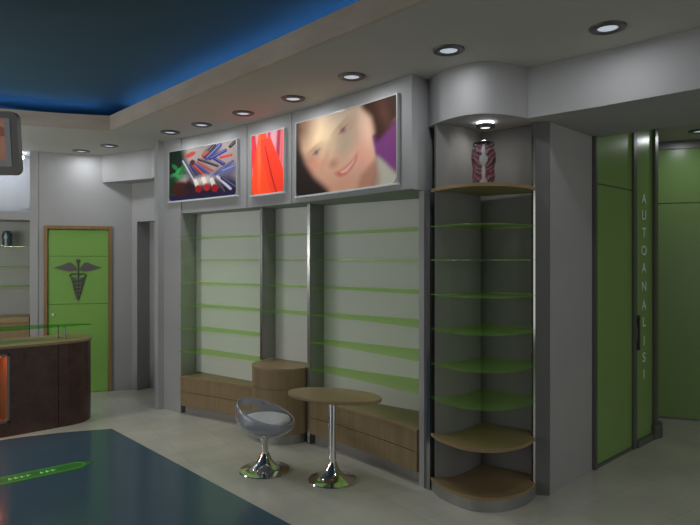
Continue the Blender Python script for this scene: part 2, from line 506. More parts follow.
def blur(m, n):
    for ax in (0, 1):
        for _ in range(2):
            p = np.pad(m, [(n, n) if a == ax else (0, 0) for a in (0, 1)], mode='edge')
            c = np.cumsum(p, axis=ax); z = np.zeros_like(np.take(c, [0], axis=ax)); c = np.concatenate([z, c], axis=ax)
            k = 2 * n + 1
            m = (np.take(c, range(k, c.shape[ax]), axis=ax) - np.take(c, range(0, c.shape[ax] - k), axis=ax)) / k
    return m
def poly(U, V, P, n=3):
    ins = np.zeros(U.shape, bool)
    for (x0, y0), (x1, y1) in zip(P, P[1:] + P[:1]):
        if y0 == y1: continue
        c = ((V >= min(y0, y1)) & (V < max(y0, y1))) & (U < x0 + (V - y0) * (x1 - x0) / (y1 - y0))
        ins ^= c
    return blur(ins.astype(float), n)[..., None]

def face_print(W_, H_):
    u, v = np.meshgrid(np.linspace(0, 1.25, W_), np.linspace(0, 1, H_))   # u rightwards, v upwards
    skin = (0.50, 0.30, 0.21)
    img = np.zeros((H_, W_, 3)) + np.array(skin)
    img = over(img, blob(u, v, 0.60, 0.95, 0.42, 0.20, 0.1, 1.0) * 0.7, (0.44, 0.40, 0.31))  # grey-green lamp glare painted across the forehead
    img = over(img, blob(u, v, 0.74, 0.40, 0.26, 0.22, 0.6, 0.9) * 0.8, (0.62, 0.40, 0.30))
    img = over(img, blob(u, v, 0.36, 0.30, 0.20, 0.18, -0.6, 0.9) * 0.8, (0.60, 0.36, 0.26))
    img = over(img, blob(u, v, 0.29, 0.74, 0.15, 0.16, 0.3, 1.0) * 0.7, (0.80, 0.64, 0.42))  # pale yellow lamp glare painted in over the brow
    img = over(img, blob(u, v, 0.45, 0.62, 0.10, 0.20, -0.5, 0.9) * 0.6, (0.72, 0.60, 0.40))  # pale glare painted in along the nose
    img = over(img, blob(u, v, 0.66, 0.60, 0.10, 0.15, -0.4, 0.9) * 0.7, (0.34, 0.33, 0.25))  # grey-green lamp glare painted in beside the nose
    img = over(img, blob(u, v, 0.93, 0.60, 0.07, 0.30, 0.15, 0.8) * 0.6, (0.72, 0.50, 0.40))
    img = over(img, blob(u, v, 0.50, 0.36, 0.05, 0.05, 0.4, 0.9) * 0.6, (0.36, 0.18, 0.12))       # under the nose
    img = over(img, blob(u, v, 0.42, 0.50, 0.035, 0.16, -0.35, 0.9) * 0.4, (0.40, 0.22, 0.15))
    img = over(img, blob(u, v, 0.27, 0.40, 0.09, 0.07, -0.4, 0.9) * 0.5, (0.62, 0.24, 0.18))      # cheek
    img = over(img, blob(u, v, 0.90, 0.38, 0.09, 0.12, 0.3, 0.9) * 0.45, (0.66, 0.30, 0.24))
    img = over(img, blob(u, v, 0.62, 0.10, 0.16, 0.07, 0.3, 0.9) * 0.5, (0.55, 0.28, 0.20))
    for cx, cy, s_, an in ((0.625, 0.755, 1.0, 0.72), (0.275, 0.545, 0.85, 0.60)):
        img = over(img, blob(u, v, cx, cy, 0.14 * s_, 0.065 * s_, an, 0.95) * 0.42, (0.30, 0.15, 0.11))
        img = over(img, blob(u, v, cx - 0.035, cy + 0.07 * s_, 0.10 * s_, 0.020, an, 0.95) * 0.3, (0.20, 0.11, 0.07))
        img = over(img, blob(u, v, cx, cy, 0.075 * s_, 0.030 * s_, an, 0.5) * 0.5, (0.52, 0.38, 0.34))
        img = over(img, blob(u, v, cx, cy + 0.003, 0.032 * s_, 0.034 * s_, 0, 0.7) * 0.7, (0.12, 0.06, 0.06))
        c_, q_ = math.cos(an) * 0.065 * s_, math.sin(an) * 0.065 * s_
        img = over(img, stroke(u, v, cx - c_, cy - q_ + 0.012, cx + c_, cy + q_ + 0.012, 0.007, 0.03) * 0.6, (0.14, 0.06, 0.05))
    # smiling mouth
    lips = [(0.505, 0.235), (0.58, 0.255), (0.66, 0.29), (0.74, 0.36), (0.815, 0.46), (0.79, 0.345), (0.73, 0.245), (0.655, 0.185), (0.58, 0.175)]
    img = over(img, poly(u, v, lips, 2) * 0.75, (0.48, 0.13, 0.11))
    teeth = [(0.58, 0.235), (0.66, 0.265), (0.735, 0.33), (0.785, 0.405), (0.75, 0.315), (0.68, 0.235), (0.62, 0.215)]
    img = over(img, poly(u, v, teeth, 1) * 0.75, (0.70, 0.50, 0.44))
    # hair, purple background, collar
    img = over(img, poly(u, v, [(-0.2, 1.2), (0.02, 1.2), (0.03, 0.85), (0.06, 0.62), (0.13, 0.42), (0.25, 0.22), (0.44, 0.03), (0.50, -0.2), (-0.2, -0.2)], 5), (0.022, 0.011, 0.008))
    img = over(img, blob(u, v, 0.03, 0.90, 0.16, 0.16, -0.5, 0.9) * 0.8, (0.12, 0.055, 0.03))
    img = over(img, poly(u, v, [(0.98, 0.60), (1.3, 0.75), (1.3, -0.2), (0.95, -0.2), (1.03, 0.30)], 2), (0.20, 0.055, 0.20))
    img = over(img, poly(u, v, [(1.02, 0.36), (1.06, 0.33), (1.26, 0.10), (1.28, -0.2), (0.98, -0.2)], 3), (0.42, 0.41, 0.34))
    img = over(img, poly(u, v, [(0.84, 0.14), (1.03, 0.34), (1.07, 0.10), (1.05, -0.2), (0.75, -0.2)], 4) * 0.7, (0.34, 0.17, 0.11))
    img = over(img, poly(u, v, [(0.80, 1.2), (0.86, 0.96), (0.97, 0.82), (1.0, 0.68), (1.02, 0.50), (1.12, 0.58), (1.26, 0.74), (1.3, 1.2)], 4), (0.055, 0.022, 0.013))
    img = over(img, blob(u, v, 1.12, 0.82, 0.05, 0.20, 0.3, 0.9) * 0.5, (0.15, 0.07, 0.045))
    return img ** 1.2

def makeup_print(W_, H_):
    u, v = np.meshgrid(np.linspace(0, 1.15, W_), np.linspace(0, 1, H_))
    img = np.zeros((H_, W_, 3)) + np.array([0.42, 0.37, 0.35])
    img = over(img, blob(u, v, 0.06, 0.80, 0.22, 0.40, 0, 0.3), (0.02, 0.05, 0.03))
    for k, (x, y, a) in enumerate([(0.19, 0.62, 0.4), (0.24, 0.56, -0.5), (0.14, 0.55, 1.2), (0.25, 0.66, 0.9), (0.18, 0.48, 0), (0.10, 0.68, 2.2), (0.07, 0.52, 0.4)]):
        img = over(img, blob(u, v, x, y, 0.075, 0.035, a, 0.25), (0.05, 0.30, 0.10) if k % 2 else (0.09, 0.42, 0.17))
    img = over(img, blob(u, v, 0.0, 0.28, 0.16, 0.22, 0, 0.3), (0.02, 0.09, 0.04))
    img = over(img, stroke(u, v, 0.0, 0.02, 1.2, 0.08, 0.09, 0.03), (0.04, 0.03, 0.14))
    img = over(img, blob(u, v, 0.20, 0.22, 0.15, 0.15, 0, 0.2), (0.14, 0.035, 0.02))
    img = over(img, blob(u, v, 0.38, 0.24, 0.10, 0.16, 0, 0.3), (0.07, 0.02, 0.03))
    img = over(img, blob(u, v, 0.48, 0.52, 0.22, 0.14, -0.6, 0.5) * 0.8, (0.07, 0.05, 0.10))
    img = over(img, blob(u, v, 0.74, 0.86, 0.14, 0.10, 0.7, 0.5) * 0.8, (0.06, 0.05, 0.10))
    img = over(img, blob(u, v, 0.98, 0.42, 0.18, 0.14, 0.4, 0.5) * 0.6, (0.10, 0.10, 0.20))
    img = over(img, blob(u, v, 1.05, 0.20, 0.16, 0.12, -0.6, 0.5) * 0.9, (0.04, 0.03, 0.10))
    img = over(img, blob(u, v, 0.62, 0.16, 0.40, 0.10, 0.0, 0.6) * 0.9, (0.06, 0.025, 0.05))
    # fan of pencils and brushes
    st = [(0.24, 0.78, 0.43, 0.38, 0.012, (0.55, 0.58, 0.62)), (0.28, 0.80, 0.46, 0.40, 0.010, (0.10, 0.12, 0.25)),
          (0.37, 0.68, 0.54, 0.42, 0.018, (0.05, 0.05, 0.16)), (0.42, 0.68, 0.62, 0.43, 0.018, (0.55, 0.07, 0.05)),
          (0.47, 0.67, 0.70, 0.45, 0.018, (0.07, 0.08, 0.32)), (0.50, 0.72, 0.76, 0.50, 0.018, (0.50, 0.10, 0.08)),
          (0.52, 0.76, 0.84, 0.58, 0.022, (0.04, 0.02, 0.05)), (0.62, 0.80, 0.78, 0.97, 0.035, (0.07, 0.04, 0.06)),
          (0.66, 0.76, 0.88, 0.96, 0.040, (0.10, 0.13, 0.30)), (0.60, 0.82, 0.67, 0.87, 0.030, (0.50, 0.10, 0.05)),
          (0.72, 0.74, 0.97, 0.84, 0.032, (0.08, 0.07, 0.30)), (0.80, 0.72, 0.94, 0.60, 0.030, (0.07, 0.06, 0.26)),
          (0.90, 0.73, 1.07, 0.74, 0.024, (0.60, 0.05, 0.04)), (0.74, 0.40, 1.10, 0.62, 0.022, (0.10, 0.12, 0.33)),
          (0.70, 0.36, 0.90, 0.42, 0.020, (0.18, 0.20, 0.28)), (0.92, 0.46, 1.14, 0.52, 0.050, (0.20, 0.22, 0.42)),
          (0.84, 0.38, 1.06, 0.12, 0.022, (0.62, 0.62, 0.66)), (0.92, 0.34, 1.14, 0.14, 0.030, (0.05, 0.05, 0.18)),
          (0.80, 0.34, 0.96, 0.08, 0.016, (0.10, 0.06, 0.10)), (1.06, 0.90, 1.15, 0.98, 0.03, (0.04, 0.03, 0.03))]
    for x0, y0, x1, y1, wd, c in st:
        img = over(img, stroke(u, v, x0, y0, x1, y1, wd, 0.012), c)
        img = over(img, stroke(u, v, x0 + 0.004, y0 + wd * 0.4, x1 + 0.004, y1 + wd * 0.4, wd * 0.18, 0.010) * 0.5, (0.65, 0.6, 0.65))
    img = over(img, blob(u, v, 0.37, 0.88, 0.10, 0.045, 0.35, 0.2), (0.50, 0.12, 0.11))
    img = over(img, blob(u, v, 0.41, 0.72, 0.045, 0.055, 0, 0.2), (0.14, 0.06, 0.05))
    # lipsticks standing in a row
    for x, y, c in ((0.50, 0.20, (0.40, 0.03, 0.03)), (0.64, 0.22, (0.50, 0.05, 0.05)), (0.78, 0.18, (0.42, 0.02, 0.02))):
        img = over(img, stroke(u, v, x - 0.04, y + 0.16, x, y + 0.03, 0.034, 0.012), (0.70, 0.68, 0.65))
        img = over(img, blob(u, v, x + 0.015, y - 0.01, 0.055, 0.075, 0.2, 0.15), c)
    img = over(img, blob(u, v, 0.60, 0.36, 0.14, 0.07, 0, 0.8) * 0.7, (0.85, 0.78, 0.72))
    return img ** 1.5 * 0.9

def red_print(W_, H_):
    u, v = np.meshgrid(np.linspace(0, 0.5, W_), np.linspace(0, 1, H_))
    img = np.zeros((H_, W_, 3)) + np.array([0.60, 0.33, 0.37])
    for x0, x1, c, wd in ((0.02, 0.10, (0.45, 0.05, 0.10), .03), (0.28, 0.26, (0.55, 0.06, 0.12), .025), (0.44, 0.40, (0.45, 0.05, 0.10), .03), (0.49, 0.46, (0.8, 0.15, 0.15), .02), (-0.02, 0.06, (0.80, 0.05, 0.06), .04)):
        img = over(img, stroke(u, v, x0, 1.05, x1, 0.35, wd, 0.03), c)
    # two fingers of bright red
    lo = 1 - v
    wfun = 0.06 + 0.13 * np.clip(lo * 1.3, 0, 1)
    m1 = np.clip((wfun - np.abs(u - (0.17 + 0.02 * lo))) / 0.015 + .5, 0, 1)[..., None]
    m2 = np.clip((0.10 + .06 * lo - np.abs(u - (0.17 + 0.30 * lo))) / 0.015 + .5, 0, 1)[..., None] * (lo > 0.1)[..., None]
    img = over(img, m1, (0.95, 0.10, 0.03))
    img = over(img, m2, (0.90, 0.07, 0.03))
    edge = np.clip((0.012 - np.abs(u - (0.19 + 0.20 * lo ** 1.3))) / 0.02 + .4, 0, 1)[..., None] * (lo > 0.2)[..., None]
    img = over(img, edge * 0.8, (0.25, 0.01, 0.01))
    img = over(img, blob(u, v, 0.12, 0.55, 0.02, 0.4, 0, 0.9) * 0.5, (1.0, 0.30, 0.12))
    return img ** 1.2

def grid_print(name, parent, y0, y1, z0, z1, off, img, m, rad=0.0, thick=0.006):
    """a curved printed sheet with real thickness, hung on the fascia curve; y1 > y0, picture left is at y1"""
    H_, W_ = img.shape[:2]
    bm = bmesh.new()
    cl = bm.loops.layers.float_color.new('paint')
    V = []
    for j in range(H_):
        row = []
        for i in range(W_):
            y = y1 + (y0 - y1) * i / (W_ - 1); z = z0 + (z1 - z0) * j / (H_ - 1)
            if rad:    # rounded lower corners
                dz = z - z0; 
                if dz < rad:
                    sh = rad - math.sqrt(max(0, rad * rad - (rad - dz) ** 2))
                    y = max(y0 + sh, min(y1 - sh, y))
            row.append(bm.verts.new((Xa(y) - off, y, z)))
        V.append(row)
    for j in range(H_ - 1):
        for i in range(W_ - 1):
            f = bm.faces.new((V[j][i], V[j][i + 1], V[j + 1][i + 1], V[j + 1][i]))
            for lp, (jj, ii) in zip(f.loops, ((j, i), (j, i + 1), (j + 1, i + 1), (j + 1, i))):
                lp[cl] = (*img[jj, ii], 1)
    me = bpy.data.meshes.new(name)
    bmesh.ops.translate(bm, verts=bm.verts, vec=-Vector(parent.location))
    bm.to_mesh(me); bm.free()
    o = bpy.data.objects.new(name, me); C.objects.link(o); o.parent = parent
    me.materials.append(m)
    for p in me.polygons: p.use_smooth = True
    return o

def curved_slab(y0, y1, z0, z1, o0, o1, n=12):
    ys = lin(y0, y1, n)
    return prism([(Xa(y) - o1, y) for y in ys] + [(Xa(y) - o0, y) for y in ys[::-1]], z0, z1)

def lightbox(label, y0, y1, z0, z1, img):
    yc = (y0 + y1) / 2
    t = thing('lit_picture', label, 'picture', (Xa(yc), yc, z0), group='lit pictures on the fascia')
    link_mesh('light_box', curved_slab(y0 + .012, y1 - .012, z0 + .012, z1 - .012, -0.004, 0.024), M['white_metal'], t)
    fr = bmesh.new()
    for a in (curved_slab(y0 - .014, y1 + .014, z0 - .016, z0, 0.0, 0.036), ):
        me = bpy.data.meshes.new('tmp'); a.to_mesh(me); a.free(); fr.from_mesh(me); bpy.data.meshes.remove(me)
    link_mesh('lower_rail', fr, M['white_metal2'], t)
    for yy in (y0 - .014, y1 + .004):
        link_mesh('side_rail', curved_slab(yy, yy + .010, z0, z1, 0.0, 0.030, 2), M['white_metal'], t)
    link_mesh('upper_rail', curved_slab(y0 - .014, y1 + .014, z1, z1 + .010, 0.0, 0.030), M['white_metal'], t)
    grid_print('print', t, y0, y1, z0, z1, 0.027, img, M['poster'], 0.05)
    return t

lightbox('wide lit picture of lipsticks, brushes and cosmetic pencils above the far shelves', 5.18, 6.30, 2.36, 2.915, makeup_print(230, 120))
lightbox('narrow lit picture of bright red glossy shapes between two wider pictures', 4.45, 4.93, 2.335, 2.915, red_print(60, 90))
lightbox('largest lit picture, a smiling woman\'s face with dark hair and purple background', 3.00, 4.26, 2.275, 2.93, face_print(210, 150))

# ---------------------------------------------------------------- shelving wall
wdir = Vector((1, 0.166)).normalized()
for (a, b, lab) in ((4.99, 6.185, 'tall white back panel behind the far wide bay of glass shelves'),
                    (4.36, 4.95, 'narrow white back panel above the round wooden drum cabinet'),
                    (2.97, 4.32, 'tall white back panel behind the near wide bay of glass shelves')):
    ys = lin(a, b, 6)
    z0 = 0.425
    tag(link_mesh('back_panel', prism([(Xb(y) - 0.012, y) for y in ys] + [(Xb(y) + 0.010, y) for y in ys[::-1]], z0, SOF - 0.002), M['panel']),
        lab, 'wall panel')

def divider(label, xf, yf, z0, thick=0.03, xend=None, m='fin'):
    """fin perpendicular to the wall with a chrome front post"""
    t = thing('shelf_divider', label, 'divider', (xf, yf, z0))
    n = Vector((-wdir.y, wdir.x)) * thick / 2
    f = Vector((xf, yf))
    # distance to the back wall line
    L_ = 0
    while True:
        p = f + wdir * L_
        if p.x >= Xb(p.y) - 0.015: break
        L_ += 0.005
    a = f + wdir * 0.028; b = f + wdir * L_
    link_mesh('fin', prism([tuple(a - n), tuple(b - n), tuple(b + n), tuple(a + n)], z0, SOF - 0.002), M[m], t)
    c = f + wdir * 0.012
    link_mesh('front_post', prism([tuple(f - n * 1.05), tuple(f + wdir * 0.026 - n * 1.05), tuple(f + wdir * 0.026 + n * 1.05), tuple(f + n * 1.05)], z0, SOF - 0.002), M['post'], t)
    return t
divider('chrome-edged grey fin between the far wide bay and narrow bay', 3.385, 4.925, 0.71)
divider('chrome-edged grey fin between the narrow bay and near wide bay', 3.475, 4.29, 0.005)

# the corner unit's tall side fins
def big_fin(label, pts, z1, post):
    t = thing('side_panel', label, 'panel', (pts[0][0], pts[0][1], 0))
    link_mesh('board', prism(pts, 0.0, z1), M['fin_dark'], t)
    link_mesh('chrome_edge', prism(post, 0.0, z1), M['edge'], t)
    return t
big_fin('tall grey side panel with chrome edge on the corner unit\'s left', [(3.425, 2.865), (3.445, 2.825), (3.485, 2.826), (3.93, 2.795), (3.93, 2.88), (3.50, 2.905)], SOF - 0.002,
        [(3.418, 2.835), (3.430, 2.812), (3.447, 2.820), (3.435, 2.845)])
link_mesh('facing', prism([(3.437, 2.924), (3.431, 2.868), (3.50, 2.908), (3.50, 2.924)], 0, SOF - 0.002), M['plaster'], [o for o in bpy.data.objects if o.name == 'side_panel'][0])
big_fin('tall dark grey end panel with chrome edge on the corner unit\'s right', [(3.915, 2.236), (3.975, 2.158), (3.996, 2.162), (3.996, 2.236), (3.932, 2.250)], LOW - 0.002,
        [(3.900, 2.240), (3.913, 2.232), (3.928, 2.250), (3.912, 2.262)])

# cabinets under the shelves
def cabinet(label, ya, yb):
    yc = (ya + yb) / 2
    t = thing('low_cabinet', label, 'cabinet', (Xs(yc), yc, 0))
    ys = lin(ya, yb, 12)
    def slab(o0, back, z0, z1, e=0):
        yy = lin(ya + e, yb - e, 12)
        if back is None: bp = [(Xb(y) - 0.014, y) for y in yy[::-1]]
        else: bp = [(Xs(y) + back, y) for y in yy[::-1]]
        return prism([(Xs(y) + o0, y) for y in yy] + bp, z0, z1)
    link_mesh('plinth', slab(0.06, None, 0, 0.10), M['plinth'], t)
    link_mesh('body', slab(0.016, None, 0.10, 0.405), M['wood'], t)
    link_mesh('drawer_front', slab(-0.004, 0.014, 0.102, 0.250, 0.003), M['wood'], t)
    link_mesh('drawer_front', slab(-0.004, 0.014, 0.255, 0.403, 0.003), M['wood'], t)
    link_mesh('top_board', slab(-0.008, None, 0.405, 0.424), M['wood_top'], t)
    return t
cabinet('low curved wooden two-drawer cabinet below the far wide bay', 4.945, 6.06)
cabinet('low curved wooden two-drawer cabinet below the near wide bay, behind the table', 2.93, 4.26)

# drum cabinet
pc = (3.42, 4.634)
def drum(r, z0, z1, bev=0):
    cx, cy = pc
    pts = [(cx + 0.035 + r * math.cos(a), cy + r * math.sin(a)) for a in lin(R(92), R(268), 30)]
    dr = r - 0.31
    return prism(pts + [(3.50 , cy - 0.306 - dr), (Xb(4.37) - 0.02, 4.37 - dr), (Xb(4.92) - 0.02, 4.92 + dr), (3.46, cy + 0.30 + dr)][0:4], z0, z1, bev=bev)
pod = thing('drum_cabinet', 'half-round wooden drum cabinet projecting between the two wide bays', 'cabinet', (3.40, 4.63, 0))
link_mesh('plinth', drum(0.275, 0, 0.09), M['plinth'], pod)
link_mesh('body', drum(0.300, 0.09, 0.68), M['wood'], pod)
link_mesh('drawer_front', drum(0.308, 0.092, 0.505), M['wood'], pod)
link_mesh('drawer_front', drum(0.308, 0.511, 0.679), M['wood'], pod)
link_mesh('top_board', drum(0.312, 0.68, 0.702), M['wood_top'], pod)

# glass shelves
Z = [1.945, 1.70, 1.447, 1.195, 0.943, 0.692]
ORD = ['topmost', 'second from top', 'third from top', 'fourth from top', 'fifth from top', 'lowest']
def glass_shelf(z, pts, label, group):
    t = link_mesh('glass_shelf', prism(pts, z - 0.004, z + 0.004, bev=0), M['green_shelf'])
    tag(t, label, 'shelf', group)
    t2 = t
    return t
corner_front = catmull([(3.425, 2.80), (3.355, 2.655), (3.328, 2.45), (3.378, 2.315), (3.49, 2.225), (3.685, 2.183), (3.868, 2.207)], 5)
corner_wall = catmull([(3.44, 2.765), (3.53, 2.705), (3.64, 2.685), (3.76, 2.690), (3.93, 2.712)], 5)
def corner_pts():
    return corner_front + [(3.892, 2.240), (3.908, 2.270), (Xb(2.275) - 0.012, 2.275), (3.93, 2.700)] + [(x, y - 0.006) for x, y in corner_wall[::-1][1:]]
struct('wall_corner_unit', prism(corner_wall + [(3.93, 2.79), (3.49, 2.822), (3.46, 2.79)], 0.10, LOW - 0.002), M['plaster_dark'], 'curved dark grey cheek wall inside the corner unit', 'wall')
for k, z in enumerate(Z):
    o = ORD[k]
    ys = lin(4.945, 6.10, 10)
    glass_shelf(z, [(Xs(y) - 0.008 + 0.02 * (y > 6.0), y) for y in ys] + [(Xb(y) - 0.014, y) for y in (6.10, 5.5, 4.965)], '%s green glass shelf in the wide bay beside the column' % o, 'glass shelves in the far wide bay')
    if k < 4:
        ys = lin(4.315, 4.905, 8)
        glass_shelf(z, [(Xs(y) - 0.008, y) for y in ys] + [(Xb(4.93) - 0.014, 4.93), (Xb(4.35) - 0.014, 4.35)], '%s green glass shelf in the narrow bay over the drum cabinet' % o.replace('fourth from top', 'lowest'), 'glass shelves in the narrow bay')
    ys = lin(2.932, 4.265, 10)
    glass_shelf(z, [(Xs(y) - 0.008, y) for y in ys] + [(Xb(y) - 0.014, y) for y in (4.30, 3.6, 2.93)], '%s green glass shelf in the wide bay behind the oval table' % o, 'glass shelves in the near wide bay')
    glass_shelf(z, corner_pts(), '%s green glass shelf with wavy front in the corner unit' % o, 'glass shelves in the corner unit')

# corner unit: wavy wooden boards
def wavy(name, z0, z1, label, m):
    return tag(link_mesh(name, prism(corner_pts(), z0, z1, bev=0), M[m]), label, 'shelf')
cu = thing('corner_unit_base', 'wavy wooden base board on a curved steel plinth under the corner shelves', 'shelf base', (3.65, 2.45, 0))
link_mesh('plinth', prism([(x + 0.012, y + 0.004) for x, y in corner_front] + [(3.90, 2.27), (Xb(2.26) - .012, 2.28), (Xb(2.78) - .012, 2.70), (3.50, 2.735)], 0, 0.082), M['plinth'], cu)
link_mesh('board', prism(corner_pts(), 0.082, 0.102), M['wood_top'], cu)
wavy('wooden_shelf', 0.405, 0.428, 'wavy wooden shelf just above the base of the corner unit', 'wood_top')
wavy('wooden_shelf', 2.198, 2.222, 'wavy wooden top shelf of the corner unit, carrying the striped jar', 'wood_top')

# ---------------------------------------------------------------- jars
def jar(label, x, y, z, h, r, face, pal):
    t = thing('striped_jar', label, 'jar', (x, y, z), 0, local=True)
    prof = [(0.0, 0), (0.80, 0.0), (0.86, 0.03), (0.84, 0.10), (0.92, 0.20), (0.88, 0.32), (0.84, 0.40), (0.94, 0.50), (0.98, 0.60), (0.97, 0.70), (0.85, 0.80), (0.62, 0.86), (0.50, 0.885)]
    pz = np.interp(np.linspace(0, 1, 46), np.linspace(0, 1, len(prof)), [p[1] for p in prof])
    pr = np.interp(np.linspace(0, 1, 46), np.linspace(0, 1, len(prof)), [p[0] for p in prof])
    bm = lathe([(a * r, b * h) for a, b in zip(pr, pz)], seg=64)
    bmesh.ops.recalc_face_normals(bm, faces=bm.faces)
    cl = bm.loops.layers.float_color.new('paint')
    for f in bm.faces:
        for lp in f.loops:
            c = lp.vert.co
            a = math.atan2(c.y, c.x) - face
            a = (a + PI) % (2 * PI) - PI
            zz = c.z / h
            gapw = 0.17 + 0.20 * max(0, math.sin(zz * 4 * PI + 0.9)) ** 2
            s = zz * 9 - 1.3 * abs(a) + 0.7 * noise.noise(Vector((c.x * 20, c.y * 20, zz * 6)))
            q = s % 1.0
            col = pal[0] if q < 0.36 else (pal[1] if q < 0.68 else pal[2])
            if abs(a) < gapw: col = pal[3]
            lp[cl] = (*col, 1)
    me = bpy.data.meshes.new('body'); bm.to_mesh(me); bm.free()
    for p in me.polygons: p.use_smooth = True
    o = bpy.data.objects.new('body', me); C.objects.link(o); o.parent = t; me.materials.append(M['paint'])
    link_mesh('neck', lathe([(0.0, 0.88 * h), (0.46 * r, 0.88 * h), (0.42 * r, 0.93 * h), (0.62 * r, 0.945 * h), (0.62 * r, 0.955 * h), (0, 0.955 * h)], seg=24), M['ceramic_dark'], t, smooth=True)
    link_mesh('stopper', lathe([(0.0, 0.955 * h), (0.20 * r, 0.956 * h), (0.26 * r, 0.975 * h), (0.16 * r, 0.995 * h), (0, 1.0 * h)], seg=20), M['ceramic_dark'], t, smooth=True)
    for s in (-1, 1):
        a = face + s * PI / 2
        d = Vector((math.cos(a), math.sin(a), 0))
        pts = [d * 0.40 * r + Vector((0, 0, .92 * h)), d * 0.72 * r + Vector((0, 0, .955 * h)), d * 0.82 * r + Vector((0, 0, .90 * h)), d * 0.66 * r + Vector((0, 0, .84 * h))]
        link_mesh('handle', tube(pts, 0.07 * r, 6), M['ceramic_dark'], t, smooth=True)
    return t
jar('red, black and white striped jar on the corner unit\'s top wooden shelf', 3.60, 2.46, 2.222, 0.335, 0.088, R(214), ((0.26, 0.035, 0.05), (0.03, 0.028, 0.045), (0.22, 0.18, 0.20), (0.42, 0.42, 0.42)))

# ---------------------------------------------------------------- round table
tb = (3.035, 3.455)
t = thing('oval_table', 'small oval wooden pedestal table on a trumpet-shaped chrome base', 'table', (*tb, 0))
bm = lathe([(0, 0.630), (0.375, 0.630), (0.388, 0.634), (0.392, 0.640), (0.392, 0.655), (0.388, 0.660), (0, 0.662)], seg=80)
bmesh.ops.scale(bm, verts=bm.verts, vec=(1, 0.54, 1))
bmesh.ops.rotate(bm, verts=bm.verts, matrix=Matrix.Rotation(math.atan2(-0.926, 0.377), 3, 'Z'))
bmesh.ops.translate(bm, verts=bm.verts, vec=(3.055, 3.460, 0))
link_mesh('tabletop', bm, M['wood_top'], t, smooth=True)
link_mesh('pole', lathe([(0, 0.13), (0.028, 0.13), (0.028, 0.61), (0.06, 0.62), (0.06, 0.632), (0, 0.632)], *tb, seg=28), M['chrome'], t, smooth=True)
base_prof = [(0, 0), (0.186, 0.0), (0.190, 0.006), (0.186, 0.012), (0.15, 0.020), (0.11, 0.034), (0.078, 0.058), (0.055, 0.09), (0.040, 0.12), (0.030, 0.145), (0, 0.145)]
link_mesh('pedestal_base', lathe(base_prof, *tb, seg=56), M['chrome'], t, smooth=True)

# ---------------------------------------------------------------- stool
sb = (2.775, 3.985)
t = thing('bucket_stool', 'low swivel stool with clear grey acrylic bucket seat and white cushion', 'stool', (*sb, 0), 0, local=True)
link_mesh('pedestal_base', lathe([(r_ * 1.08, z_) for r_, z_ in base_prof], seg=56), M['chrome'], t, smooth=True)
link_mesh('stem', lathe([(0, 0.14), (0.030, 0.14), (0.030, 0.24), (0.036, 0.25), (0.036, 0.285), (0, 0.285)], seg=24), M['chrome'], t, smooth=True)
# seat shell: rim dips at the front, rises at the back; opening low in the backrest
back = R(43 + 0 + 78)          # direction of the backrest in plan (away from the viewer and to the left)
bm = bmesh.new()
NS, NR = 72, 16
rows = []
for j in range(NR + 1):
    q = j / NR
    row = []
    for i in range(NS):
        a = 2 * PI * i / NS
        c = math.cos(a - back)
        rim = 0.405 + 0.165 * (0.5 + 0.5 * c) ** 1.15
        r_ = 0.235 * math.sin(min(1, q * 1.25) * PI / 2) ** 0.8 if q < 0.8 else 0.235 - 0.02 * ((q - 0.8) / 0.2) ** 2 * (0.5 + 0.5 * c)
        z_ = 0.285 + (rim - 0.285) * (1 - math.cos(q * PI / 2)) ** 0.85
        cx_ = 0.012 * c
        row.append(bm.verts.new((r_ * math.cos(a) if q else 0.0001 * math.cos(a), r_ * math.sin(a) if q else 0.0001 * math.sin(a), z_)))
    rows.append(row)
for j in range(NR):
    for i in range(NS):
        a = 2 * PI * (i + 0.5) / NS
        d = abs((a - back + PI) % (2 * PI) - PI)
        q = (j + 0.5) / NR
        zc = sum(v.co.z for v in (rows[j][i], rows[j + 1][i])) / 2
        if d < R(50) and 0.440 < zc < 0.497 - 0.035 * (d / R(50)) ** 2: continue
        bm.faces.new((rows[j][i], rows[j][(i + 1) % NS], rows[j + 1][(i + 1) % NS], rows[j + 1][i]))
bmesh.ops.remove_doubles(bm, verts=bm.verts, dist=0.0008)
shell = link_mesh('seat_shell', bm, M['acrylic'], t, smooth=True)
md = shell.modifiers.new('t', 'SOLIDIFY'); md.thickness = 0.012; md.offset = 0
md = shell.modifiers.new('s', 'SUBSURF'); md.levels = 1; md.render_levels = 1
bm = lathe([(0, 0.375), (0.15, 0.375), (0.195, 0.388), (0.207, 0.405), (0.200, 0.422), (0.16, 0.436), (0.07, 0.442), (0, 0.442)], seg=48)
link_mesh('cushion', bm, M['cushion'], t, smooth=True)

# ---------------------------------------------------------------- reception counter
def cap_outline(x0, x1, yf, yb, r_, n=16, off=0.0):
    """long plan with a rounded right end"""
    yf -= off; yb += off; x1 += off; 
    cy = (yf + yb) / 2; rr_ = (yb - yf) / 2
    pts = [(x0, yf)]
    for a in lin(-PI / 2, PI / 2, n):
        pts.append((x1 - rr_ + rr_ * math.cos(a) , cy + rr_ * math.sin(a)))
    pts.append((x0, yb))
    return pts
ct = thing('reception_counter', 'brown marble reception counter with rounded end, wooden top and glass tier', 'counter', (1.2, 6.75, 0))
XL = 0.1
bm = bmesh.new()
YF, YB, XE = 6.43, 7.06, 2.365
add_prism(bm, [(1.955, YF)] + [p for p in cap_outline(1.955, XE, YF, YB, 0) if p[0] > 1.955] + [(1.955, YB)], 0.0, 0.845)
add_box(bm, 1.51, 1.950, YF, YB, 0, 0.845)
add_box(bm, XL, 1.51, YF, YB, 0, 0.135)
add_box(bm, XL, 1.51, YF, YB, 0.795, 0.845)
add_box(bm, XL, 0.70, YF, YB, 0.135, 0.795)
